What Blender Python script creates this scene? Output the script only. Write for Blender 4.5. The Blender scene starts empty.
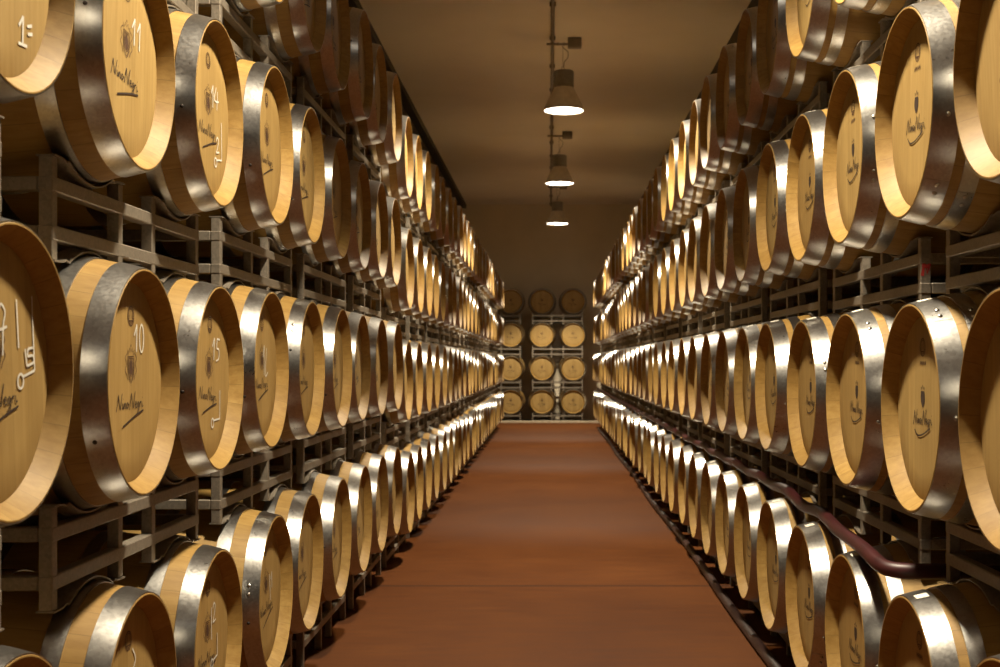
import bpy, math, random
from mathutils import Vector, Matrix
random.seed(7)
S = bpy.context.scene
COL = S.collection
PI = math.pi
sin, cos = math.sin, math.cos

# ------------------------------------------------------------------ helpers
def V3(x, y, z): return (x, y, z)

class MB:
    """collects verts / faces of one mesh"""
    def __init__(self): self.v = []; self.f = []
    def add(self, vs, fs):
        n = len(self.v); self.v += [tuple(p) for p in vs]
        self.f += [tuple(i + n for i in q) for q in fs]
    def box(self, cx, cy, cz, sx, sy, sz, b=0.0):
        if b <= 0:
            x, y, z = sx/2, sy/2, sz/2
            vs = [(cx+i*x, cy+j*y, cz+k*z) for k in (-1, 1) for j in (-1, 1) for i in (-1, 1)]
            self.add(vs, [(0,2,3,1),(4,5,7,6),(0,1,5,4),(2,6,7,3),(0,4,6,2),(1,3,7,5)]); return
        # chamfered box
        x, y, z = sx/2, sy/2, sz/2
        idx = {}; vs = []
        for k in (-1, 1):
            for j in (-1, 1):
                for i in (-1, 1):
                    for a in range(3):
                        p = [i*x, j*y, k*z]
                        for c in range(3):
                            if c != a: p[c] -= (i, j, k)[c]*b
                        idx[(i, j, k, a)] = len(vs); vs.append((cx+p[0], cy+p[1], cz+p[2]))
        fs = []
        for a in range(3):
            o1, o2 = [c for c in range(3) if c != a]
            for s in (-1, 1):
                q = []
                for (u, w) in ((-1,-1),(1,-1),(1,1),(-1,1)):
                    t = [0,0,0]; t[a] = s; t[o1] = u; t[o2] = w
                    q.append(idx[(t[0], t[1], t[2], a)])
                if (s > 0) != (a != 1): q.reverse()
                fs.append(tuple(q))
        for a in range(3):            # edges along axis a
            o1, o2 = [c for c in range(3) if c != a]
            for u in (-1, 1):
                for w in (-1, 1):
                    lo = [0,0,0]; lo[a] = -1; lo[o1] = u; lo[o2] = w
                    hi = list(lo); hi[a] = 1
                    q = [idx[(*lo, o1)], idx[(*hi, o1)], idx[(*hi, o2)], idx[(*lo, o2)]]
                    fs.append(tuple(q))
        for k in (-1, 1):
            for j in (-1, 1):
                for i in (-1, 1):
                    fs.append((idx[(i,j,k,0)], idx[(i,j,k,1)], idx[(i,j,k,2)]))
        self.add(vs, fs)
    def lathe_y(self, prof, n=64, closed=False):
        """revolve (y, r) profile about the Y axis"""
        m = len(prof); vs = []
        for (y, r) in prof:
            for i in range(n):
                a = 2*PI*i/n; vs.append((r*sin(a), y, r*cos(a)))
        fs = []
        rng = range(m) if closed else range(m-1)
        for k in rng:
            k2 = (k+1) % m
            for i in range(n):
                j = (i+1) % n
                fs.append((k*n+i, k*n+j, k2*n+j, k2*n+i))
        self.add(vs, fs)
    def lathe_z(self, prof, n=40, c=(0,0,0)):
        m = len(prof); vs = []
        for (r, z) in prof:
            for i in range(n):
                a = 2*PI*i/n; vs.append((c[0]+r*cos(a), c[1]+r*sin(a), c[2]+z))
        fs = []
        for k in range(m-1):
            for i in range(n):
                j = (i+1) % n
                fs.append((k*n+i, k*n+j, (k+1)*n+j, (k+1)*n+i))
        self.add(vs, fs)
    def tube(self, pts, r, n=12, caps=True):
        pts = [Vector(p) for p in pts]; m = len(pts); vs = []
        up = None
        for i, p in enumerate(pts):
            t = (pts[min(i+1, m-1)] - pts[max(i-1, 0)]).normalized()
            if up is None:
                up = Vector((0,0,1)) if abs(t.z) < .9 else Vector((1,0,0))
            a = t.cross(up).normalized(); up = a.cross(t).normalized()
            for k in range(n):
                w = 2*PI*k/n
                q = p + (a*cos(w) + up*sin(w))*r
                vs.append(tuple(q))
        fs = []
        for i in range(m-1):
            for k in range(n):
                j = (k+1) % n
                fs.append((i*n+k, i*n+j, (i+1)*n+j, (i+1)*n+k))
        if caps:
            fs.append(tuple(range(n))); fs.append(tuple(reversed(range((m-1)*n, m*n))))
        self.add(vs, fs)
    def ribbon(self, pts, w, y, flip=False):
        """brush stroke lying in the plane y = const: pts are (x, z)"""
        P = [Vector((p[0], p[1])) for p in pts]; m = len(P); vs = []
        for i in range(m):
            t = P[min(i+1, m-1)] - P[max(i-1, 0)]
            t = t.normalized() if t.length > 1e-9 else Vector((1, 0))
            nn = Vector((-t.y, t.x)) * w/2
            vs += [(P[i].x+nn.x, y, P[i].y+nn.y), (P[i].x-nn.x, y, P[i].y-nn.y)]
        self.add(vs, [(2*i, 2*i+1, 2*i+3, 2*i+2) for i in range(m-1)])
    def mesh(self, name, mat, smooth=True, angle=35):
        me = bpy.data.meshes.new(name)
        me.from_pydata(self.v, [], self.f)
        import bmesh
        bm = bmesh.new(); bm.from_mesh(me)
        bmesh.ops.recalc_face_normals(bm, faces=bm.faces)
        bm.to_mesh(me); bm.free()
        me.materials.append(mat)
        if smooth:
            me.shade_smooth(); me.set_sharp_from_angle(angle=math.radians(angle))
        me.update()
        return me

def obj(name, me, parent=None, loc=(0,0,0), rot=(0,0,0)):
    o = bpy.data.objects.new(name, me); COL.objects.link(o)
    o.parent = parent; o.location = loc; o.rotation_euler = rot
    return o
def empty(name, loc=(0,0,0), rz=0):
    o = bpy.data.objects.new(name, None); COL.objects.link(o)
    o.empty_display_size = .1
    o.location = loc; o.rotation_euler = (0,0,rz); return o
def tag(o, label, cat, group=None):
    o['label'] = label; o['category'] = cat
    if group: o['group'] = group
    return o
def struct(o, label=None, cat=None):
    o['kind'] = 'structure'
    if label: o['label'] = label
    if cat: o['category'] = cat
    return o
def smoothpath(pts, n=8):
    """Catmull-Rom"""
    P = [Vector(p) for p in pts]; out = []
    for i in range(len(P)-1):
        p0 = P[max(i-1,0)]; p1 = P[i]; p2 = P[i+1]; p3 = P[min(i+2, len(P)-1)]
        for k in range(n):
            t = k/n
            out.append(.5*((2*p1)+(p2-p0)*t+(2*p0-5*p1+4*p2-p3)*t*t+(3*p1-p0-3*p2+p3)*t**3))
    out.append(P[-1]); return out

# ------------------------------------------------------------------ materials
def newmat(name):
    m = bpy.data.materials.new(name); m.use_nodes = True
    nt = m.node_tree; b = nt.nodes['Principled BSDF']
    return m, nt, b
def N(nt, typ, **kw):
    n = nt.nodes.new(typ)
    for k, v in kw.items(): setattr(n, k, v)
    return n
def math_(nt, op, a, b=None, c=None):
    n = N(nt, 'ShaderNodeMath', operation=op)
    for i, x in enumerate((a, b, c)):
        if x is None: continue
        if isinstance(x, (int, float)): n.inputs[i].default_value = x
        else: nt.links.new(x, n.inputs[i])
    return n.outputs[0]
def mixc(nt, fac, a, b, blend='MIX'):
    n = N(nt, 'ShaderNodeMix', data_type='RGBA', blend_type=blend)
    for s, x in ((n.inputs[0], fac), (n.inputs[6], a), (n.inputs[7], b)):
        if isinstance(x, (int, float)): s.default_value = x
        elif isinstance(x, tuple): s.default_value = (*x, 1)
        else: nt.links.new(x, s)
    return n.outputs[2]
def mapr(nt, v, a, b, c, d):
    n = N(nt, 'ShaderNodeMapRange'); nt.links.new(v, n.inputs[0])
    for i, x in enumerate((a, b, c, d)): n.inputs[i+1].default_value = x
    return n.outputs[0]
def noise(nt, vec, scale, detail=3, rough=.55):
    n = N(nt, 'ShaderNodeTexNoise'); n.inputs['Scale'].default_value = scale
    n.inputs['Detail'].default_value = detail; n.inputs['Roughness'].default_value = rough
    if vec is not None: nt.links.new(vec, n.inputs['Vector'])
    return n.outputs[0]
def comb(nt, x, y, z):
    n = N(nt, 'ShaderNodeCombineXYZ')
    for i, v in enumerate((x, y, z)):
        if isinstance(v, (int, float)): n.inputs[i].default_value = v
        else: nt.links.new(v, n.inputs[i])
    return n.outputs[0]
def objxyz(nt):
    tc = N(nt, 'ShaderNodeTexCoord'); s = N(nt, 'ShaderNodeSeparateXYZ')
    nt.links.new(tc.outputs['Object'], s.inputs[0])
    return tc.outputs['Object'], s.outputs[0], s.outputs[1], s.outputs[2]

def wood(name, light, dark, boards):
    m, nt, b = newmat(name)
    vec, x, y, z = objxyz(nt)
    rnd = N(nt, 'ShaderNodeObjectInfo').outputs['Random']
    if boards == 'staves':
        ang = math_(nt, 'MULTIPLY', math_(nt, 'ARCTAN2', x, z), 26/(2*PI))
        ang = math_(nt, 'ADD', ang, 13.0)
        grain_vec = comb(nt, math_(nt, 'MULTIPLY', x, 55), math_(nt, 'MULTIPLY', y, 5), math_(nt, 'MULTIPLY', z, 55))
    else:
        ang = math_(nt, 'MULTIPLY_ADD', x, 1/.072, 10.0)
        grain_vec = comb(nt, math_(nt, 'MULTIPLY', x, 70), y, math_(nt, 'MULTIPLY', z, 5))
    cell = math_(nt, 'FLOOR', ang); fr = math_(nt, 'FRACT', ang)
    wn = N(nt, 'ShaderNodeTexWhiteNoise', noise_dimensions='2D')
    nt.links.new(comb(nt, cell, math_(nt, 'MULTIPLY', rnd, 57.3), 0), wn.inputs[0])
    off = N(nt, 'ShaderNodeVectorMath', operation='ADD')
    nt.links.new(grain_vec, off.inputs[0])
    nt.links.new(comb(nt, math_(nt, 'MULTIPLY', rnd, 91), math_(nt, 'MULTIPLY', wn.outputs[0], 40), 0), off.inputs[1])
    g = noise(nt, off.outputs[0], 1.0, 4, .6)
    base = mixc(nt, mapr(nt, g, .35, .75, 0, 1), light, dark)
    base = mixc(nt, mapr(nt, wn.outputs[0], 0, 1, 0, .38), base, tuple(c*.72 for c in dark))
    # whole-barrel tone
    base = mixc(nt, mapr(nt, rnd, 0, 1, 0, .28), base, (dark[0]*.9, dark[1]*.78, dark[2]*.62))
    # blotches of handling dirt
    bl = noise(nt, vec, 9.0, 4, .65)
    base = mixc(nt, mapr(nt, bl, .62, .82, 0, .35), base, tuple(c*.4 for c in dark))
    # joints between boards
    e = math_(nt, 'MINIMUM', fr, math_(nt, 'SUBTRACT', 1.0, fr))
    jw = .018 if boards == 'staves' else .012
    j = mapr(nt, e, 0, jw, .6, 0)
    base = mixc(nt, j, base, tuple(c*.35 for c in dark))
    nt.links.new(base, b.inputs['Base Color'])
    b.inputs['Roughness'].default_value = .58
    b.inputs['Specular IOR Level'].default_value = .35
    bp = N(nt, 'ShaderNodeBump'); bp.inputs['Strength'].default_value = .12; bp.inputs['Distance'].default_value = .002
    nt.links.new(g, bp.inputs['Height']); nt.links.new(bp.outputs[0], b.inputs['Normal'])
    return m

def metal(name, c0, c1, r0, r1, axis=True, scale=38, metallic=1.0):
    m, nt, b = newmat(name)
    vec, x, y, z = objxyz(nt)
    rnd = N(nt, 'ShaderNodeObjectInfo').outputs['Random']
    off = N(nt, 'ShaderNodeVectorMath', operation='ADD'); nt.links.new(vec, off.inputs[0])
    nt.links.new(comb(nt, math_(nt, 'MULTIPLY', rnd, 31), math_(nt, 'MULTIPLY', rnd, 17), 0), off.inputs[1])
    n1 = noise(nt, off.outputs[0], scale, 5, .7)
    n2 = noise(nt, off.outputs[0], 7, 3, .6)
    vo = N(nt, 'ShaderNodeTexVoronoi'); vo.inputs['Scale'].default_value = 130
    nt.links.new(off.outputs[0], vo.inputs['Vector'])
    sp = N(nt, 'ShaderNodeSeparateColor'); nt.links.new(vo.outputs['Color'], sp.inputs[0])
    f = math_(nt, 'ADD', math_(nt, 'MULTIPLY', n1, .6), math_(nt, 'MULTIPLY', sp.outputs[0], .4))
    nt.links.new(mixc(nt, mapr(nt, f, .25, .75, 0, 1), c0, c1), b.inputs['Base Color'])
    b.inputs['Metallic'].default_value = metallic
    rr = math_(nt, 'ADD', math_(nt, 'MULTIPLY', n2, .55), math_(nt, 'MULTIPLY', f, .45))
    nt.links.new(mapr(nt, rr, .3, .7, r0, r1), b.inputs['Roughness'])
    # fine brushing around the hoop
    br = noise(nt, comb(nt, 0, math_(nt, 'MULTIPLY', y, 260), 0), 1.0, 2, .6) if axis else n1
    bp = N(nt, 'ShaderNodeBump'); bp.inputs['Strength'].default_value = .03; bp.inputs['Distance'].default_value = .001
    nt.links.new(math_(nt, 'ADD', br, n1), bp.inputs['Height']); nt.links.new(bp.outputs[0], b.inputs['Normal'])
    return m

def plain(name, c, rough=.6, metallic=0.0, var=.25, scale=6, spec=.5):
    m, nt, b = newmat(name)
    vec, x, y, z = objxyz(nt)
    n = noise(nt, vec, scale, 4, .6)
    nt.links.new(mixc(nt, mapr(nt, n, .3, .7, 0, 1), tuple(k*(1-var) for k in c), tuple(min(1, k*(1+var*.6)) for k in c)), b.inputs['Base Color'])
    b.inputs['Roughness'].default_value = rough; b.inputs['Metallic'].default_value = metallic
    b.inputs['Specular IOR Level'].default_value = spec
    return m

M_STAVE = wood('oak_staves', (.372,.236,.068), (.252,.143,.033), 'staves')
M_HEAD = wood('oak_head', (.425,.288,.104), (.322,.202,.062), 'boards')
M_HOOP = metal('galvanised_hoop', (.33,.323,.306), (.415,.405,.384), .27, .35, scale=120)
M_RACK = metal('rack_steel', (.21,.18,.142), (.30,.258,.203), .45, .60, axis=False, scale=22, metallic=.55)
M_INK = plain('branded_ink', (.035,.018,.010), .7, var=.3, scale=60)
M_BROWNINK = plain('branded_ink_brown', (.075,.032,.013), .7, var=.3, scale=60)
M_CHALK = plain('chalk', (.68,.65,.57), .9, var=.15, scale=80)
M_RIVET = plain('rivet_steel', (.55,.53,.48), .3, 1.0, .2, 40)
M_DARKRIVET = plain('rivet_dark', (.06,.05,.045), .5, .6, .2, 40)
M_PAPER = plain('paper_tag', (.72,.68,.58), .7, var=.1, scale=90)
M_RED = plain('red_paint', (.45,.03,.025), .6, var=.4, scale=90)
M_HOSE = plain('wine_hose', (.042,.007,.008), .45, var=.35, scale=12)
M_PIPE = plain('dark_pipe', (.045,.022,.018), .45, var=.3, scale=12)
M_LAMP = plain('lamp_shade_paint', (.78,.72,.60), .5, .0, .15, 10)
M_LAMPNECK = plain('lamp_housing_paint', (.36,.33,.27), .5, .0, .2, 10)
M_CONDUIT = plain('conduit_steel', (.26,.22,.165), .5, .0, .2, 8)
M_BLACK = plain('strip_black', (.03,.026,.022), .5, var=.2)
M_CURB = plain('curb_concrete', (.52,.43,.30), .8, var=.15, scale=8)

def mat_floor():
    m, nt, b = newmat('red_floor')
    vec, x, y, z = objxyz(nt)
    n1 = noise(nt, vec, .9, 5, .6)
    n2 = noise(nt, comb(nt, math_(nt, 'MULTIPLY', x, 3.0), math_(nt, 'MULTIPLY', y, 14.0), 0), 1.0, 5, .65)
    n3 = noise(nt, vec, 26, 4, .7)
    f = math_(nt, 'ADD', math_(nt, 'MULTIPLY', n1, .5), math_(nt, 'MULTIPLY', n2, .5))
    c = mixc(nt, mapr(nt, f, .35, .65, 0, 1), (.066,.0200,.0050), (.110,.0375,.0098))
    c = mixc(nt, mapr(nt, n3, .55, .8, 0, .30), c, (.054,.017,.0055))
    # pale specks
    n4 = noise(nt, vec, 60, 2, .5)
    c = mixc(nt, mapr(nt, n4, .74, .80, 0, .35), c, (.34,.17,.08))
    # contraction joints across the aisle every 6 m
    u = math_(nt, 'FRACT', math_(nt, 'MULTIPLY_ADD', y, 1/13.0, (12.8-8.07)/13.0 + 4.5))
    d = math_(nt, 'ABSOLUTE', math_(nt, 'SUBTRACT', u, .5))
    c = mixc(nt, mapr(nt, d, .0012, .0020, .95, 0), c, (.04,.016,.008))
    nt.links.new(c, b.inputs['Base Color'])
    nt.links.new(mapr(nt, f, .3, .7, .62, .78), b.inputs['Roughness'])
    b.inputs['Specular IOR Level'].default_value = .07
    return m
M_FLOOR = mat_floor()
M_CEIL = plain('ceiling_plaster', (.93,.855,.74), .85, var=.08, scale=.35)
M_WALL = plain('wall_plaster_shaded', (.07,.055,.04), .85, var=.10, scale=.6)  # darkened: shade behind the stacks is put into the wall colour
M_WALLEND = plain('end_wall_plaster', (.88,.76,.56), .85, var=.10, scale=.6)

def emission(name, c, s):
    m = bpy.data.materials.new(name); m.use_nodes = True; nt = m.node_tree
    nt.nodes.clear(); o = N(nt, 'ShaderNodeOutputMaterial'); e = N(nt, 'ShaderNodeEmission')
    tc = N(nt, 'ShaderNodeTexCoord')
    nz = noise(nt, tc.outputs['Object'], 2.0, 1, .5)
    nt.links.new(mixc(nt, nz, c, tuple(k*.97 for k in c)), e.inputs[0])
    e.inputs[1].default_value = s; nt.links.new(e.outputs[0], o.inputs[0]); return m
M_GLOW = emission('lamp_glow', (1.0, .90, .74), 14.0)

# ------------------------------------------------------------------ camera
HC = 1.425
cam = bpy.data.cameras.new('camera'); co = bpy.data.objects.new('camera', cam); COL.objects.link(co)
co.location = (0, 0, HC); co.rotation_euler = (PI/2, 0, 0)
cam.sensor_width = 36; cam.lens = 36*1.265; cam.shift_x = -.0495; cam.shift_y = .029
cam.clip_start = .05; cam.clip_end = 200
cam.dof.use_dof = True; cam.dof.focus_distance = 4.2; cam.dof.aperture_fstop = 7.0
S.camera = co

# ------------------------------------------------------------------ room
YB, YF = -6.0, 31.6
CEIL = HC + 3.95
XW = 2.2
def slab(name, cx, cy, cz, sx, sy, sz, mat):
    b = MB(); b.box(0, 0, 0, sx, sy, sz)
    return obj(name, b.mesh(name, mat, smooth=False), None, (cx, cy, cz))
struct(slab('floor', 0, (YB+YF)/2, -.1, 2*XW+.6, YF-YB+.6, .2, M_FLOOR), 'smooth red brown concrete aisle floor between the barrel stacks', 'floor')
struct(slab('ceiling', 0, (YB+YF)/2, CEIL+.1, 2*XW+.6, YF-YB+.6, .2, M_CEIL), 'warm yellowish plaster ceiling above the aisle', 'ceiling')
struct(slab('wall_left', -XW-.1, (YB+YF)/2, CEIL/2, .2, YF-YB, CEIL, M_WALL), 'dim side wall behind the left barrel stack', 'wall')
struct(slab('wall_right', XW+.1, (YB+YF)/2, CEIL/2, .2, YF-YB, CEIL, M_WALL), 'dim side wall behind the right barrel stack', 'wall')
struct(slab('wall_end', 0, YF+.1, CEIL/2, 2*XW, .2, CEIL, M_WALLEND), 'brown plaster wall closing the far end of the aisle', 'wall')
struct(slab('wall_back', 0, YB-.1, CEIL/2, 2*XW, .2, CEIL, M_WALL), 'plain wall behind the viewer', 'wall')
struct(slab('trim_1', -XW+.06, (YB+YF)/2, CEIL-.05, .12, YF-YB, .10, M_BLACK), 'dark strip along the top of the left wall', 'trim')  # plain black strip along the corner of wall and ceiling
struct(slab('trim_2', 0, 29.96, .02, 4.2, .26, .04, M_CURB), 'low pale kerb on the floor before the end racks', 'kerb')

# ------------------------------------------------------------------ barrel meshes
BL, BR, CR = .95, .343, .281          # length, bilge radius, chime radius
H2 = BL/2
REC = .041                            # head recess
def prof_r(y): return BR - (BR-CR)*(abs(y)/H2)**2

def staves_mesh(n=72):
    b = MB()
    p = [(-H2+REC+.004, .2490), (-H2+REC-.004, .2535), (-H2+.016, .2660), (-H2+.002, .2755), (-H2, .2768), (-H2, CR-.0012), (-H2+.0012, CR)]
    K = 22
    p += [(-H2+.004 + (BL-.008)*i/K, prof_r(-H2+.004+(BL-.008)*i/K)) for i in range(K+1)]
    p += [(H2-.002, CR), (H2, CR-.002), (H2, .2735), (H2-.016, .264), (H2-REC, .2535), (H2-REC, .001)]
    b.lathe_y(p, n)
    return b.mesh('staves', M_STAVE, angle=28)
def head_mesh(n=72):
    b = MB()
    y = -H2+REC
    b.lathe_y([(y+.010, .2545), (y+.004, .2545), (y, .246), (y, .18), (y, .09), (y, .0005)], n)
    return b.mesh('head', M_HEAD, angle=40)
def hoop_mesh(y0, y1, name, n=72):
    b = MB(); K = 5
    out = []; inn = []
    for i in range(K+1):
        y = y0+(y1-y0)*i/K
        out.append((y, prof_r(y)+.0030)); inn.append((y, prof_r(y)-.004))
    b.lathe_y(out+inn[::-1], n, closed=True)
    # overlapping riveted end of the band
    ys = y0+.001; ye = y1-.001
    vs = []; fs = []
    a0, a1 = .12, .34; Q = 6
    for i in range(Q+1):
        a = a0+(a1-a0)*i/Q
        for y in (ys, (ys+ye)/2, ye):
            for e in (.0026, .0038):
                r = prof_r(y)+e; vs.append((r*sin(a), y, r*cos(a)))
    def ix(i, j, k): return i*6+j*2+k
    for i in range(Q):
        for j in range(2):
            fs.append((ix(i,j,1), ix(i,j+1,1), ix(i+1,j+1,1), ix(i+1,j,1)))
    for i in (0, Q):
        for j in range(2): fs.append((ix(i,j,0), ix(i,j,1), ix(i,j+1,1), ix(i,j+1,0)))
    for j in (0, 2):
        for i in range(Q): fs.append((ix(i,j,0), ix(i,j,1), ix(i+1,j,1), ix(i+1,j,0)))
    b.add(vs, fs)
    return b.mesh(name, M_HOOP, angle=30)
def rivet_mesh(mat, r=.0065):
    b = MB()
    b.lathe_z([(r, 0), (r*.95, .0018), (r*.6, .0034), (.0004, .004)], 12)
    return b.mesh('rivet', mat)

HY = -H2+REC-.0009                    # plane just in front of the head

def strokes_mesh(name, mat, strokes, w, sx, sz, ox, oz, curved=True):
    b = MB(); k = 0
    for s in strokes:
        ww = w
        if isinstance(s, tuple) and len(s) == 2 and isinstance(s[1], (int, float)) and isinstance(s[0], list):
            s, ww = s
        pts = [(ox+p[0]*sx, 0, oz+p[1]*sz) for p in s]
        if curved and len(pts) > 2: pts = [tuple(q) for q in smoothpath(pts, 5)]
        b.ribbon([(q[0], q[2]) for q in pts], ww, HY - k*.00008); k += 1
    return b.mesh(name, mat, smooth=False)

def ring(cx, cz, rx, rz, n=16, a0=0, a1=2*PI):
    return [(cx+rx*cos(a0+(a1-a0)*i/n), cz+rz*sin(a0+(a1-a0)*i/n)) for i in range(n+1)]

# handwriting of the signature, unit = cap height
SIG = [
    [(-.05,-.15),(.10,.55),(.20,1.15),(.24,.9),(.34,.25),(.42,.02),(.50,.6),(.62,1.30)],
    [(.64,.52),(.66,.10),(.74,.05),(.82,.42)],
    [(.82,.50),(.84,.05),(.86,.30),(.95,.50),(1.0,.30),(1.02,.05),(1.10,.12)],
    ring(1.22,.27,.10,.22,10), [(1.32,.30),(1.42,.36)],
    [(.70,.80),(.73,.86)],
    [(1.45,-.10),(1.56,.60),(1.68,1.25),(1.74,.85),(1.82,.25),(1.90,.05),(2.0,.75),(2.12,1.40)],
    [(2.10,.22),(2.24,.32),(2.24,.52),(2.14,.46),(2.12,.15),(2.22,.02),(2.34,.16)],
    [(2.56,.42),(2.44,.48),(2.38,.22),(2.46,.05),(2.56,.36),(2.56,-.20),(2.48,-.52),(2.36,-.36),(2.60,.02)],
    [(2.66,.05),(2.70,.50),(2.72,.42),(2.84,.50)],
    [(2.92,.50),(2.94,.06),(3.06,.14)], [(2.95,.80),(2.98,.86)],
]
SIGLINE = [(.65,-1.45),(1.3,-1.08),(2.2,-.60),(3.1,-.25)]
SIGLINE_R = [(.25,-.55),(.7,-1.05),(1.4,-1.0),(2.2,-.62),(2.75,-.28)]

def signature_mesh(right):
    if right:
        st = [(s, .0034) for s in SIG]+[(SIGLINE_R, .0048)]
        return strokes_mesh('signature', M_INK, st, .005, .056, .030, -.086, -.044)
    st = [(s, .0034) for s in SIG]+[(SIGLINE, .0048)]
    return strokes_mesh('signature', M_INK, st, .005, .064, .030, -.105, -.066)

def crest_mesh(right):
    b = MB()
    if right:      # small dark shield under a little crown
        out = []
        sh = [(-.017,.050),(.017,.050),(.020,.030),(.018,.010),(.008,-.006),(0,-.012),(-.008,-.006),(-.018,.010),(-.020,.030)]
        vs = [(p[0], HY, p[1]) for p in sh]; b.add(vs, [tuple(range(len(sh)))])
        b.ribbon([(-.014,.055),(-.017,.066),(-.008,.060),(0,.074),(.008,.060),(.017,.066),(.014,.055)], .004, HY)
        b.v = [(p[0]*.9, p[1], (p[2]-.02)*.72+.024) for p in b.v]
        return b.mesh('crest', M_INK, smooth=False)
    w = .0036
    for off, k in ((0, 0), (.008, 1)):
        q = [(-.030+off,.085-off),(.030-off,.085-off),(.032-off,.045),(.027-off,.012),(.012,-.012+off),(0,-.022+off),(-.012,-.012+off),(-.027+off,.012),(-.032+off,.045),(-.030+off,.085-off)]
        b.ribbon(q, w, HY-.00008*k)
    # charge in the shield
    ov = ring(0,.040,.015,.031,20)[:-1]; b.add([(p[0], HY-.00004, p[1]) for p in ov], [tuple(range(20))])
    oval = ring(0,.040,.019,.036,20); b.ribbon(oval, .003, HY-.0003)
    # crown and mantling
    b.ribbon([(-.026,.092),(-.034,.112),(-.018,.102),(-.012,.120),(0,.105),(.012,.120),(.018,.102),(.034,.112),(.026,.092)], w, HY)
    b.ribbon([tuple((p.x, p.z)) for p in smoothpath([(-.036,0,.098),(-.056,0,.080),(-.044,0,.055),(-.056,0,.030),(-.040,0,.010),(-.030,0,-.010)], 5)], w, HY)
    b.ribbon([tuple((p.x, p.z)) for p in smoothpath([(.036,0,.098),(.056,0,.080),(.044,0,.055),(.056,0,.030),(.040,0,.010),(.030,0,-.010)], 5)], w, HY)
    b.ribbon([(-.004,.124),(0,.134),(.004,.124)], .004, HY)
    b.v = [(p[0]*.76, p[1], (p[2]-.056)*.62+.046) for p in b.v]
    return b.mesh('crest', M_BROWNINK, smooth=False)

def stamp_mesh(right):
    b = MB(); cz = .165
    b.ribbon(ring(0, cz, .024, .024, 28), .0025, HY)
    b.ribbon(ring(0, cz, .018, .018, 24), .0018, HY)
    for i in range(18):
        a = 2*PI*i/18
        b.ribbon([(.019*cos(a), cz+.019*sin(a)), (.023*cos(a+.08), cz+.023*sin(a+.08))], .002, HY)
    b.ribbon([(-.012,cz-.008),(-.006,cz+.012),(.002,cz-.006),(.008,cz+.012),(.013,cz-.008)], .003, HY)
    b.ribbon([(-.016,cz-.012),(.016,cz-.012)], .003, HY)
    if right:      # the short row of tiny marks under the stamp
        for i in range(4):
            x = -.024+.0145*i
            b.ribbon([(x, .116), (x+.001, .128)], .0028, HY)
            b.ribbon([(x+.0075, .116), (x+.007, .128)], .0028, HY)
            b.ribbon([(x, .128 if i % 2 else .122), (x+.008, .117 if i % 2 else .122)], .0022, HY-.0001)
    return b.mesh('stamp', M_BROWNINK, smooth=False)

HEAD = head_mesh(); STAVES = staves_mesh()
HOOPS = {}
for side, (a, g, c) in {'left': (.057, .054, .046), 'right': (.064, .026, .042)}.items():
    f0 = -H2+.0012
    HOOPS[side] = [
        ('chime_hoop', hoop_mesh(f0, f0+a, 'chime_hoop')),
        ('quarter_hoop', hoop_mesh(f0+a+g, f0+a+g+c, 'quarter_hoop')),
        ('bilge_hoop', hoop_mesh(-.155, -.113, 'bilge_hoop')),
        ('bilge_hoop', hoop_mesh(.113, .155, 'bilge_hoop')),
        ('quarter_hoop', hoop_mesh(-f0-a-g-c, -f0-a-g, 'quarter_hoop')),
        ('chime_hoop', hoop_mesh(-f0-a, -f0, 'chime_hoop')),
    ]
SIGN = {'left': signature_mesh(False), 'right': signature_mesh(True)}
CREST = {'left': crest_mesh(False), 'right': crest_mesh(True)}
STAMP = {'left': stamp_mesh(False), 'right': stamp_mesh(True)}
RIV = rivet_mesh(M_RIVET); RIVD = rivet_mesh(M_DARKRIVET, .0055)

def tag_mesh():
    b = MB(); y = -H2+.004+.032; L = .030; vs = []; Q = 4
    for e in (.0030, .0042):
        for i in range(Q+1):
            a = (-.5+i/Q)*.11
            for yy in (y-.017, y+.017):
                r = prof_r(yy)+e; vs.append((r*sin(a), yy, r*cos(a)))
    n = 2*(Q+1); fs = []
    for i in range(Q):
        fs.append((n+2*i, n+2*i+1, n+2*i+3, n+2*i+2))
        for j in (0, 1): fs.append((2*i+j, 2*i+2+j, n+2*i+2+j, n+2*i+j))
    fs += [(0, 1, n+1, n), (n-2, n-1, 2*n-1, 2*n-2)]
    b.add(vs, fs); return b.mesh('paper_tag', M_PAPER, smooth=False)
TAGM = tag_mesh()

# ---- chalk numerals (u right, v up on the head, metres)
def chalk(strokes, w=.0055):
    b = MB()
    for k, s in enumerate(strokes):
        pts = [(p.x, p.z) for p in smoothpath([(q[0], 0, q[1]) for q in s], 4)] if len(s) > 2 else s
        b.ribbon(pts, w, HY-.0006-.0001*k)
    return b.mesh('chalk_mark', M_CHALK, smooth=False)
def one(x, z, h=.07): return [[(x-.015, z+h*.62), (x+.006, z+h), (x, z)], ] 
def one_s(x, z, h=.07): return [[(x-.016, z+h*.6), (x+.004, z+h)], [(x+.004, z+h), (x, z)]]
def four(x, z, h=.07): return [[(x, z+h), (x-.022, z+h*.4), (x+.03, z+h*.42)], [(x+.014, z+h*.85), (x+.008, z)]]
def five(x, z, h=.07): return [[(x+.03, z+h), (x, z+h)], [(x, z+h), (x-.003, z+h*.58), (x+.022, z+h*.55), (x+.024, z+h*.15), (x-.008, z)]]
def zero(x, z, h=.07): return [ring(x, z+h/2, .016, h/2, 12)]
def two(x, z, h=.06): return [[(x-.014, z+h*.75), (x, z+h), (x+.014, z+h*.75), (x-.012, z), ], [(x-.012, z), (x+.022, z+.006)]]
def corner(x, z, h, l): return [[(x, z+h), (x+.004, z)], [(x+.004, z), (x-l, z-.008)], ring(x-l-.01, z-.016, .014, .014, 8)]

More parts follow.
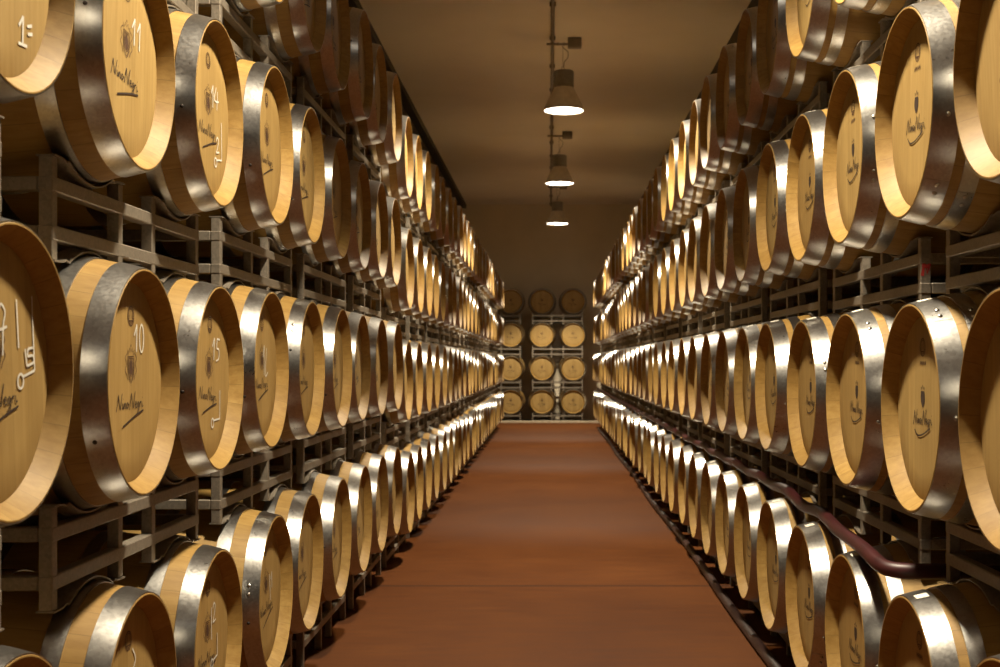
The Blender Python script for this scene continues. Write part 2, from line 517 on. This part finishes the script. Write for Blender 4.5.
# ------------------------------------------------------------------ barrel
FULL_Z = 12.5
def make_barrel(side, loc, rz, dist, roll, hroll, chalk_me=None, rivs=True):
    root = empty('oak_barrel', loc, rz)
    ax = (0, 0, BR)
    obj('staves', STAVES, root, ax, (0, roll, 0))
    hd = obj('head', HEAD, root, ax, (0, hroll, 0))
    near = dist < FULL_Z
    if near or side == 'end':
        obj('crest', CREST['left' if side == 'end' else side], hd)
        obj('signature', SIGN['left' if side == 'end' else side], hd)
    if near: obj('stamp', STAMP[side], hd)
    if chalk_me: obj('chalk_mark', chalk_me, hd)
    hs = HOOPS['right' if side == 'end' else side]
    hs = hs if near else hs[:3]
    for i, (nm, me) in enumerate(hs):
        hr = roll*1.3+i*.09
        h = obj(nm, me, root, ax, (0, hr, 0))
        if i < 2 and dist < 9:
            yc = (-H2+.037) if i == 0 else (me.vertices[0].co.y+.022)
            for a in (.17, .27):
                r = prof_r(yc)+.0043
                obj('rivet', RIV, h, (r*sin(a), yc, r*cos(a)), (0, a, 0))
            if i == 0:   # nail through the band at its waist, facing the viewer's side
                a = (PI/2 if side == 'right' else -PI/2) + random.uniform(-.5, .35) - hr
                r = prof_r(yc)+.0028
                nl = obj('nail', RIVD if side == 'left' else RIV, h, (r*sin(a), yc, r*cos(a)), (0, a, 0))
        if i == 0 and side == 'right' and dist < 9:
            obj('paper_tag', TAGM, h, (0, 0, 0), (0, -hr+.10, 0))['label'] = 'small white paper tag stuck on the hoop'
    return root

ORD = ['first','second','third','fourth','fifth','sixth','seventh','eighth','ninth','tenth','eleventh','twelfth','thirteenth','fourteenth','fifteenth','sixteenth','seventeenth','eighteenth','nineteenth','twentieth']
TIER = ['bottom tier','second tier','third tier','top tier']
PITCH = .7345
XR = {'left': -.995, 'right': .97}           # plane of the barrel faces
Y0 = {'left': 2.394, 'right': 2.705}
# the first four racks of the left stack stand on higher feet than the rest
SEG = {'left': (-.840, .8133), 'left_far': (-.925, .795), 'right': (-.905, .7975), 'end': (-.944, .8013)}
def seg(side, k): return 'left_far' if side == 'left' and k >= 9 else side
def axis_z(side, k, t): b, g = SEG[seg(side, k)]; return HC+b+g*t
# small real displacements of the nearest barrels: (side, place in row) -> towards aisle, along row, up
NUDGE = {('left', 0): (0, -.02, .004), ('left', 1): (-.015, .036, -.022), ('left', 2): (-.015, .036, -.022),
         ('right', 0): (0, 0, -.016), ('right', 1): (0, 0, -.016), ('right', 2): (0, 0, -.014), ('right', 3): (0, 0, -.014)}
NUDGET = {('right', 2, 0): (.020, 0, .002), ('right', 2, 1): (.018, 0, .002), ('left', 1, 0): (0, 0, .004), ('right', 1, 0): (.010, 0, .001), ('right', 1, 1): (-.008, 0, 0)}
NB = 35
FIRST = {('left', 3): 3, ('right', 3): 2}

CH = {
    (2, 0): (chalk(one_s(.105, -.168, .055)+[[(.128,-.128),(.150,-.122)],[(.130,-.143),(.152,-.138)],[(.085,-.170),(.125,-.168)]], .0065), 'chalked with one stroke and two dashes'),
    (2, 1): (chalk(one_s(.055, .045)+one_s(.095, .042, .075)), 'chalked with the number 11'),
    (2, 2): (chalk(one_s(.05, .03)+four(.09, .03)+corner(.15, -.12, .12, .06)+two(.10, -.105, .05)), 'chalked with the number 14'),
    (1, 0): (chalk([[(.018,.118),(.030,.128),(.046,.112),(.036,.085),(.030,.030)],[(.012,.078),(.052,.084)]]+corner(.172,-.010,.150,.055)+[[(.098,.135),(.102,.040)]]+[[(.132,.036),(.138,.002)]]+five(.146,.002,.034)), 'chalked with a bracketed 15'),
    (1, 1): (chalk(one_s(.04, .075)+zero(.08, .075)), 'chalked with the number 10'),
    (1, 2): (chalk(one_s(.05, .06)+five(.085, .06)+corner(.13, -.12, .09, .07)), 'chalked with a 15 and a hooked line'),
    (1, 3): (chalk(one_s(.03, -.02, .11)+[[(.07,.08),(.05,-.02),(.09,-.01)]]), 'with faint chalk strokes'),
    (0, 1): (chalk([[(.03,.14),(.055,.11),(.035,.08),(.055,.04),(.045,-.02)]]), 'with a squiggled chalk line'),
    (0, 2): (chalk([[(.04,.10),(.045,.0)]]+two(.07,.05)+corner(.11,-.06,.07,.05)), 'with a chalked hook and numeral'),
    (0, 3): (chalk([[(.05,.06),(.06,-.04)]]+one_s(.085, .0, .06)), 'with two short chalk strokes'),
}

for side in ('left', 'right'):
    rz = PI/2 if side == 'left' else -PI/2
    sg = -1 if side == 'left' else 1
    for t in range(4):
        ks = list(range(FIRST.get((side, t), 0), NB))
        for q, k in enumerate(ks):
            y = Y0[side]+PITCH*k+random.uniform(-.002, .002)
            out = random.gauss(0, .004)
            if k > 12: out = random.gauss(0, .007)
            out = max(-.011, min(.011, out))
            nx, ny, nz = [a+b for a, b in zip(NUDGE.get((side, k), (0,0,0)), NUDGET.get((side, t, k), (0,0,0)))]
            x = XR[side]+sg*(H2+out-nx); y += ny
            z = axis_z(side, k, t)-BR+nz
            ck = CH.get((t, k)) if side == 'left' else None
            o = make_barrel(side, (x, y, z), rz, y, random.uniform(0, 2*PI), random.gauss(0, .05), ck[0] if ck else None)
            if ck:
                lb = f'oak barrel {ck[1]}, {TIER[t]} of the left stack'
            elif q < 18:
                lb = f'steel-hooped oak barrel, {ORD[q]} from the front, {TIER[t]} of {side} stack'
            else:
                lb = f'steel-hooped oak barrel, {ORD[len(ks)-1-q]} from far end, {TIER[t]} of {side} stack'
            tag(o, lb, 'barrel', f'barrels in the {side} stack')

# end wall
YE = 30.3; EX = [-.93, -.18, .563]
HE = [HC-.944+.8013*t for t in range(4)]
for t in range(4):
    for i, x in enumerate(EX):
        o = make_barrel('end', (x+random.uniform(-.003,.003), YE+H2+random.uniform(-.004,.004), HE[t]-BR), 0, YE, random.uniform(0, 6), random.gauss(0, .05))
        tag(o, f'round oak barrel facing us at the end wall, {["left","middle","right"][i]} column, {TIER[t]}', 'barrel', 'barrels against the end wall')

# ------------------------------------------------------------------ racks
TB = .035                     # tube
SADT = .004                   # saddle sheet
SW = .044                     # saddle width
INSET = {'left': .155, 'left_far': .155, 'right': .200, 'end': .026}
PX = [-.5935, -.141, .141, .5935]
CB = PITCH/2
CLEAR = .0058
class RackKit:
    def __init__(k, side):
        k.gap = SEG[side][1]; k.mid = k.gap/2; k.inset = INSET[side]
        k.xf = H2-k.inset
        hoop = .0 if side == 'right' else .0042
        # bearing radius at the outer and inner edge of the saddle (the barrel swells inward)
        k.r_out = prof_r(k.xf+SW/2)+hoop+CLEAR
        k.r_in = prof_r(k.xf-SW/2)+hoop+CLEAR
        k.bz = k.mid-k.r_in-SADT-TB/2 if side != 'end' else .064          # beam centre
        k.tab = k.mid-k.r_in+.046              # top of the saddle ends
        k.sad = {}
        for back in (0, 1):
            for inv in (0, 1): k.sad[back, inv] = k.saddle(back, inv)
        def bm(name, sx, sy, sz):
            b = MB(); b.box(0,0,0,sx,sy,sz,.003); return b.mesh(name, M_RACK, angle=30)
        k.beam = bm('beam', 2*PX[3]+TB, TB, TB)
        k.cross = bm('cross_beam', TB-.001, 2*k.xf-TB, TB-.001)
        k.posts = {}
        k.merged = {}
    def saddle(k, back, inv):
        e = .225; lim = .150; b = MB(); s = -1 if inv else 1
        rows = []
        for yy in (-SW/2, SW/2):
            inner = (yy > 0) != bool(back)
            r = k.r_in if inner else k.r_out
            base = k.mid-r
            def circ(t): return base+r-math.sqrt(r*r-t*t)
            top = k.tab
            p = [(-e-.018, top), (-e+.020, top), (-.186, top-.0012), (-.170, top-.0065)]
            p += [(-lim+2*lim*i/18, circ(-lim+2*lim*i/18)) for i in range(19)]
            p += [(.170, top-.0065), (.186, top-.0012), (e-.020, top), (e+.018, top)]
            rows.append((yy, p))
        m = len(rows[0][1]); vs = []
        for i in range(m):
            for (yy, dz) in ((0, 0), (1, 0), (1, -SADT), (0, -SADT)):
                t, z = rows[yy][1][i]; vs.append((t, rows[yy][0], s*(z+dz)))
        fs = []
        for i in range(m-1):
            for q in range(4): fs.append((4*i+q, 4*i+(q+1) % 4, 4*i+4+(q+1) % 4, 4*i+4+q))
        fs += [(0,1,2,3), (4*m-4, 4*m-3, 4*m-2, 4*m-1)]
        b.add(vs, fs); return b.mesh('saddle', M_RACK, angle=50)
    def post(k, base):
        key = None if base is None else round(base, 3)
        if key not in k.posts:
            b = MB()
            zt, zf = k.tab-SADT, (-k.tab+SADT if base is None else -base)
            b.box(0, 0, (zt+zf)/2, TB-.003, TB-.003, zt-zf, .002)                   # upright
            k.posts[key] = b.mesh('post', M_RACK, angle=30)
        return k.posts[key]
    def make(k, loc, rz, base, detail):
        """loc = rack middle; base = height of the middle above the floor, for racks standing on it"""
        zb = -base if base is not None else -k.tab
        dz = -zb
        parts = []
        for back, yy in ((0, -k.xf), (1, k.xf)):
            for zz in (k.bz, -k.bz): parts.append(('beam', k.beam, (0, yy, zz)))
            for xx in PX: parts.append(('post', k.post(base), (xx, yy, 0)))
            for xx in (-CB, CB):
                parts.append(('saddle', k.sad[back, 0], (xx, yy, 0)))
                if base is None: parts.append(('saddle', k.sad[back, 1], (xx, yy, 0)))
        for xx in (PX[0], PX[3]):
            for zz in (k.bz, -k.bz): parts.append(('cross_beam', k.cross, (xx, 0, zz)))
        if detail:
            root = empty('barrel_rack', (loc[0], loc[1], loc[2]+zb), rz)
            return root, [obj(n, me, root, (p[0], p[1], p[2]+dz)) for n, me, p in parts]
        key = round(zb, 3)
        if key not in k.merged:
            b = MB()
            for n, me, p in parts:
                b.add([(v.co.x+p[0], v.co.y+p[1], v.co.z+p[2]+dz) for v in me.vertices], [tuple(f.vertices) for f in me.polygons])
            k.merged[key] = b.mesh('barrel_rack', M_RACK, angle=50)
        return obj('barrel_rack', k.merged[key], None, (loc[0], loc[1], loc[2]+zb), (0, 0, rz)), []

KITS = {n: RackKit(n) for n in SEG}
for side in ('left', 'right'):
    rz = PI/2 if side == 'left' else -PI/2
    sg = -1 if side == 'left' else 1
    pairs = [(-1, 0)] + [(k, k+1) for k in range(1, NB, 2)] if side == 'left' else [(k, k+1) for k in range(0, NB, 2)]
    for t in range(4):
        ps = [p for p in pairs if not (side == 'left' and t == 3 and p[0] < 0)]
        for q, (a, b_) in enumerate(ps):
            y = Y0[side]+PITCH*(a+b_)/2
            kit = KITS[seg(side, b_)]
            mid = axis_z(side, b_, t)-kit.mid
            ns = [NUDGE[side, c] for c in (a, b_) if (side, c) in NUDGE]
            x = XR[side]+sg*H2
            if ns:
                x -= sg*sum(n[0] for n in ns)/len(ns); y += sum(n[1] for n in ns)/len(ns)
                mid += sum(n[2] for n in ns)/len(ns)
            o, parts = kit.make((x, y, mid), rz, mid if t == 0 else None, y < 13)
            n = len(ps)
            pos = f'{ORD[q]} from the front' if q < 9 else f'{ORD[n-1-q]} from the far end'
            under = ['standing on the floor', 'below the second tier', 'below the third tier', 'below the top tier'][t]
            tag(o, f'grey steel rack {under} of the {side} stack, {pos}', 'rack', f'racks of the {side} stack')
            if side == 'right' and t == 2 and (a, b_) == (2, 3):
                b = MB(); b.ribbon([(-.012,-.02),(-.004,.022),(.004,-.012),(.012,.018)], .010, 0); b.ribbon([(-.012,.012),(.013,.008)], .012, -.0002)
                me = b.mesh('paint_mark', M_RED, smooth=False)
                best = None
                for c in parts:
                    if c.name.startswith('post') and c.location.y < 0:
                        w = Matrix.Translation(o.location) @ Matrix.Rotation(rz, 4, 'Z') @ c.location
                        if best is None or w.y < best[0]: best = (w.y, c)
                c = best[1]; s_ = 1 if c.location.x > 0 else -1
                pm = obj('paint_mark', me, c, (s_*((TB-.003)/2+.0008), 0, .012), (0, 0, s_*PI/2))
                pm['label'] = 'red paint scrawl'
# end racks
kit = KITS['end']
for t in range(4):
    mid = HE[t]-kit.mid
    for i, cx in enumerate((-1.2985, (EX[1]+EX[2])/2)):
        o, _ = kit.make((cx, YE+H2, mid), 0, mid if t == 0 else None, True)
        tag(o, f'steel rack at the end wall, {"left" if i == 0 else "right"} column, under its {TIER[t]}', 'rack', 'racks against the end wall')

# ------------------------------------------------------------------ lamps
LX = .175; LH = HC+3.06
LAMPY = [-2.4, 3.5, 9.4, 15.4, 21.65, 27.95]
def lamp_meshes():
    b = MB()
    R = .2435
    outer = [(R, 0), (R+.004, .004), (R-.004, .030), (.222, .075), (.190, .140), (.162, .195), (.138, .245), (.122, .275), (.116, .285)]
    inner = [(r-.006, z) for r, z in reversed(outer[1:])]
    b.lathe_z(outer+inner+[(R-.006, .002), (R, 0)], 48)
    sh = b.mesh('shade', M_LAMP, angle=40)
    b = MB()
    p = [(.0005, .275), (.100, .275), (.118, .283), (.122, .300)]
    for i in range(6):
        z = .305+.026*i
        p += [(.122, z), (.122, z+.014), (.112, z+.016), (.112, z+.024)]
    p += [(.122, .462), (.122, .475), (.108, .488), (.040, .492), (.0005, .492)]
    b.lathe_z(p, 40); hs = b.mesh('housing', M_LAMPNECK, angle=35)
    b = MB(); b.lathe_z([(.236, .016), (.235, .012), (.16, .008), (.08, .006), (.0005, .0055)], 48); df = b.mesh('diffuser', M_GLOW)
    b = MB(); b.tube([(-.012+.016*sin(2*PI*i/24), 0, .520+.022*cos(2*PI*i/24)) for i in range(25)], .004, 8)
    b.box(0, 0, .497, .03, .014, .012, .002)
    hk = b.mesh('hook', M_LAMPNECK)
    return sh, hs, df, hk
LSH, LHS, LDF, LHK = lamp_meshes()
lab = {3: 'grey bell pendant lamp, nearest and largest of the three hanging in view', 4: 'grey bell pendant lamp, middle one of the three hanging in view', 5: 'grey bell pendant lamp, farthest and smallest of the three hanging in view',
       0: 'grey bell pendant lamp hanging behind the viewer, out of view', 1: 'grey bell pendant lamp just overhead, out of view', 2: 'grey bell pendant lamp above the picture top, out of view'}
for i, y in enumerate(LAMPY):
    r = empty('pendant_lamp', (LX, y, LH))
    obj('shade', LSH, r); obj('housing', LHS, r); obj('diffuser', LDF, r); obj('hook', LHK, r)
    h = CEIL-LH
    b = MB()
    b.tube(smoothpath([(0, 0, .54), (.006, 0, .60), (.045, .01, h-.24), (.05, .01, h-.17), (.0, 0, h-.125), (-.018, 0, h-.0935)], 8), .0045, 8)
    b.tube([(-.012, 0, .535), (-.012, 0, h-.0935)], .0025, 6)
    obj('cord', b.mesh('cord', M_CONDUIT), r)
    tag(r, lab[i], 'lamp', 'pendant lamps over the aisle')
    L = bpy.data.lights.new('lamp_light', 'SPOT'); L.energy = 1500; L.color = (1.0, .86, .64)
    L.spot_size = math.radians(107); L.spot_blend = .32; L.shadow_soft_size = .13
    lo = bpy.data.objects.new('lamp_light', L); COL.objects.link(lo); lo.parent = r; lo.location = (0, 0, -.02)
    # bracket bar with junction box below the ceiling
    jr = empty('junction_box', (LX+.13, y, CEIL-.062))
    b = MB(); b.box(0, 0, 0, .165, .11, .12, .008); b.box(0, -.058, 0, .13, .008, .085, .003)
    obj('box', b.mesh('box', M_CONDUIT, angle=80), jr)
    b = MB(); b.tube([(-.34, 0, -.012), (-.08, 0, -.012)], .014, 10)
    for px in (-.27, -.20, -.125): b.box(px, 0, -.012, .022, .05, .030, .004)
    obj('bracket', b.mesh('bracket', M_CONDUIT, angle=60), jr)
    tag(jr, f'small grey junction box on the ceiling {["behind the viewer","nearly overhead","above the picture top","over the nearest lamp in view","over the middle lamp in view","over the farthest lamp in view"][i]}', 'junction box', 'ceiling junction boxes')
b = MB(); b.tube([(0, YB, 0), (0, YF, 0)], .021, 12)
for k in range(26):
    b.box(0, -5+1.45*k, .006, .07, .03, .046, .004)
tag(obj('conduit', b.mesh('conduit', M_CONDUIT, angle=60), None, (.036, 0, CEIL-.032)), 'long thin steel conduit running along the ceiling above the lamps', 'conduit')

# ------------------------------------------------------------------ hose and floor pipe on the right
pts = []
def on_barrel(k, x):      # hose axis height where it lies across the k-th bottom barrel
    return axis_z('right', k, 0)+NUDGE.get(('right', k), (0, 0, 0))[2]+prof_r(H2-(x-XR['right']))+.0035+.0045+.0255
for k in range(NB-1, 2, -1):
    yb = Y0['right']+PITCH*k
    x = 1.055+random.uniform(-.006,.006)
    pts.append((x, yb+PITCH/2, on_barrel(k, x)-.010))
    pts.append((x, yb, on_barrel(k, x)))
h2 = on_barrel(2, 1.01)
pts += [(1.035, 4.55, h2-.004), (1.012, 4.20, h2+.001), (1.0, 3.97, h2-.003), (.995, 3.83, h2-.012), (1.012, 3.768, h2-.020), (1.07, 3.738, h2-.022), (1.16, 3.735, h2-.022), (1.32, 3.74, h2-.024), (1.55, 3.745, h2-.02), (1.80, 3.75, h2-.02), (1.95, 3.76, h2-.03)]
b = MB(); b.tube(smoothpath(pts, 6), .0235, 16)
tag(obj('hose', b.mesh('hose', M_HOSE, angle=60)), 'dark red wine hose lying along the bottom tier of the right stack', 'hose')
b = MB(); b.tube(smoothpath([(1.045+.012*sin(k*1.3), 2.0+k*1.3, .0262) for k in range(20)], 6), .026, 14)
tag(obj('floor_pipe', b.mesh('floor_pipe', M_PIPE, angle=60)), 'dark pipe lying on the floor along the foot of the right stack', 'pipe')

# ------------------------------------------------------------------ world and view
w = bpy.data.worlds.new('world'); S.world = w; w.use_nodes = True
w.node_tree.nodes['Background'].inputs[0].default_value = (.9, .7, .45, 1)
w.node_tree.nodes['Background'].inputs[1].default_value = .01
S.view_settings.view_transform = 'Standard'; S.view_settings.look = 'None'
S.view_settings.gamma = 1.0; S.view_settings.use_curve_mapping = False
S.view_settings.exposure = 0.0
S.cycles.max_bounces = 8; S.cycles.diffuse_bounces = 3; S.cycles.glossy_bounces = 4
S.cycles.sample_clamp_indirect = 6.0
S.cycles.use_denoising = True
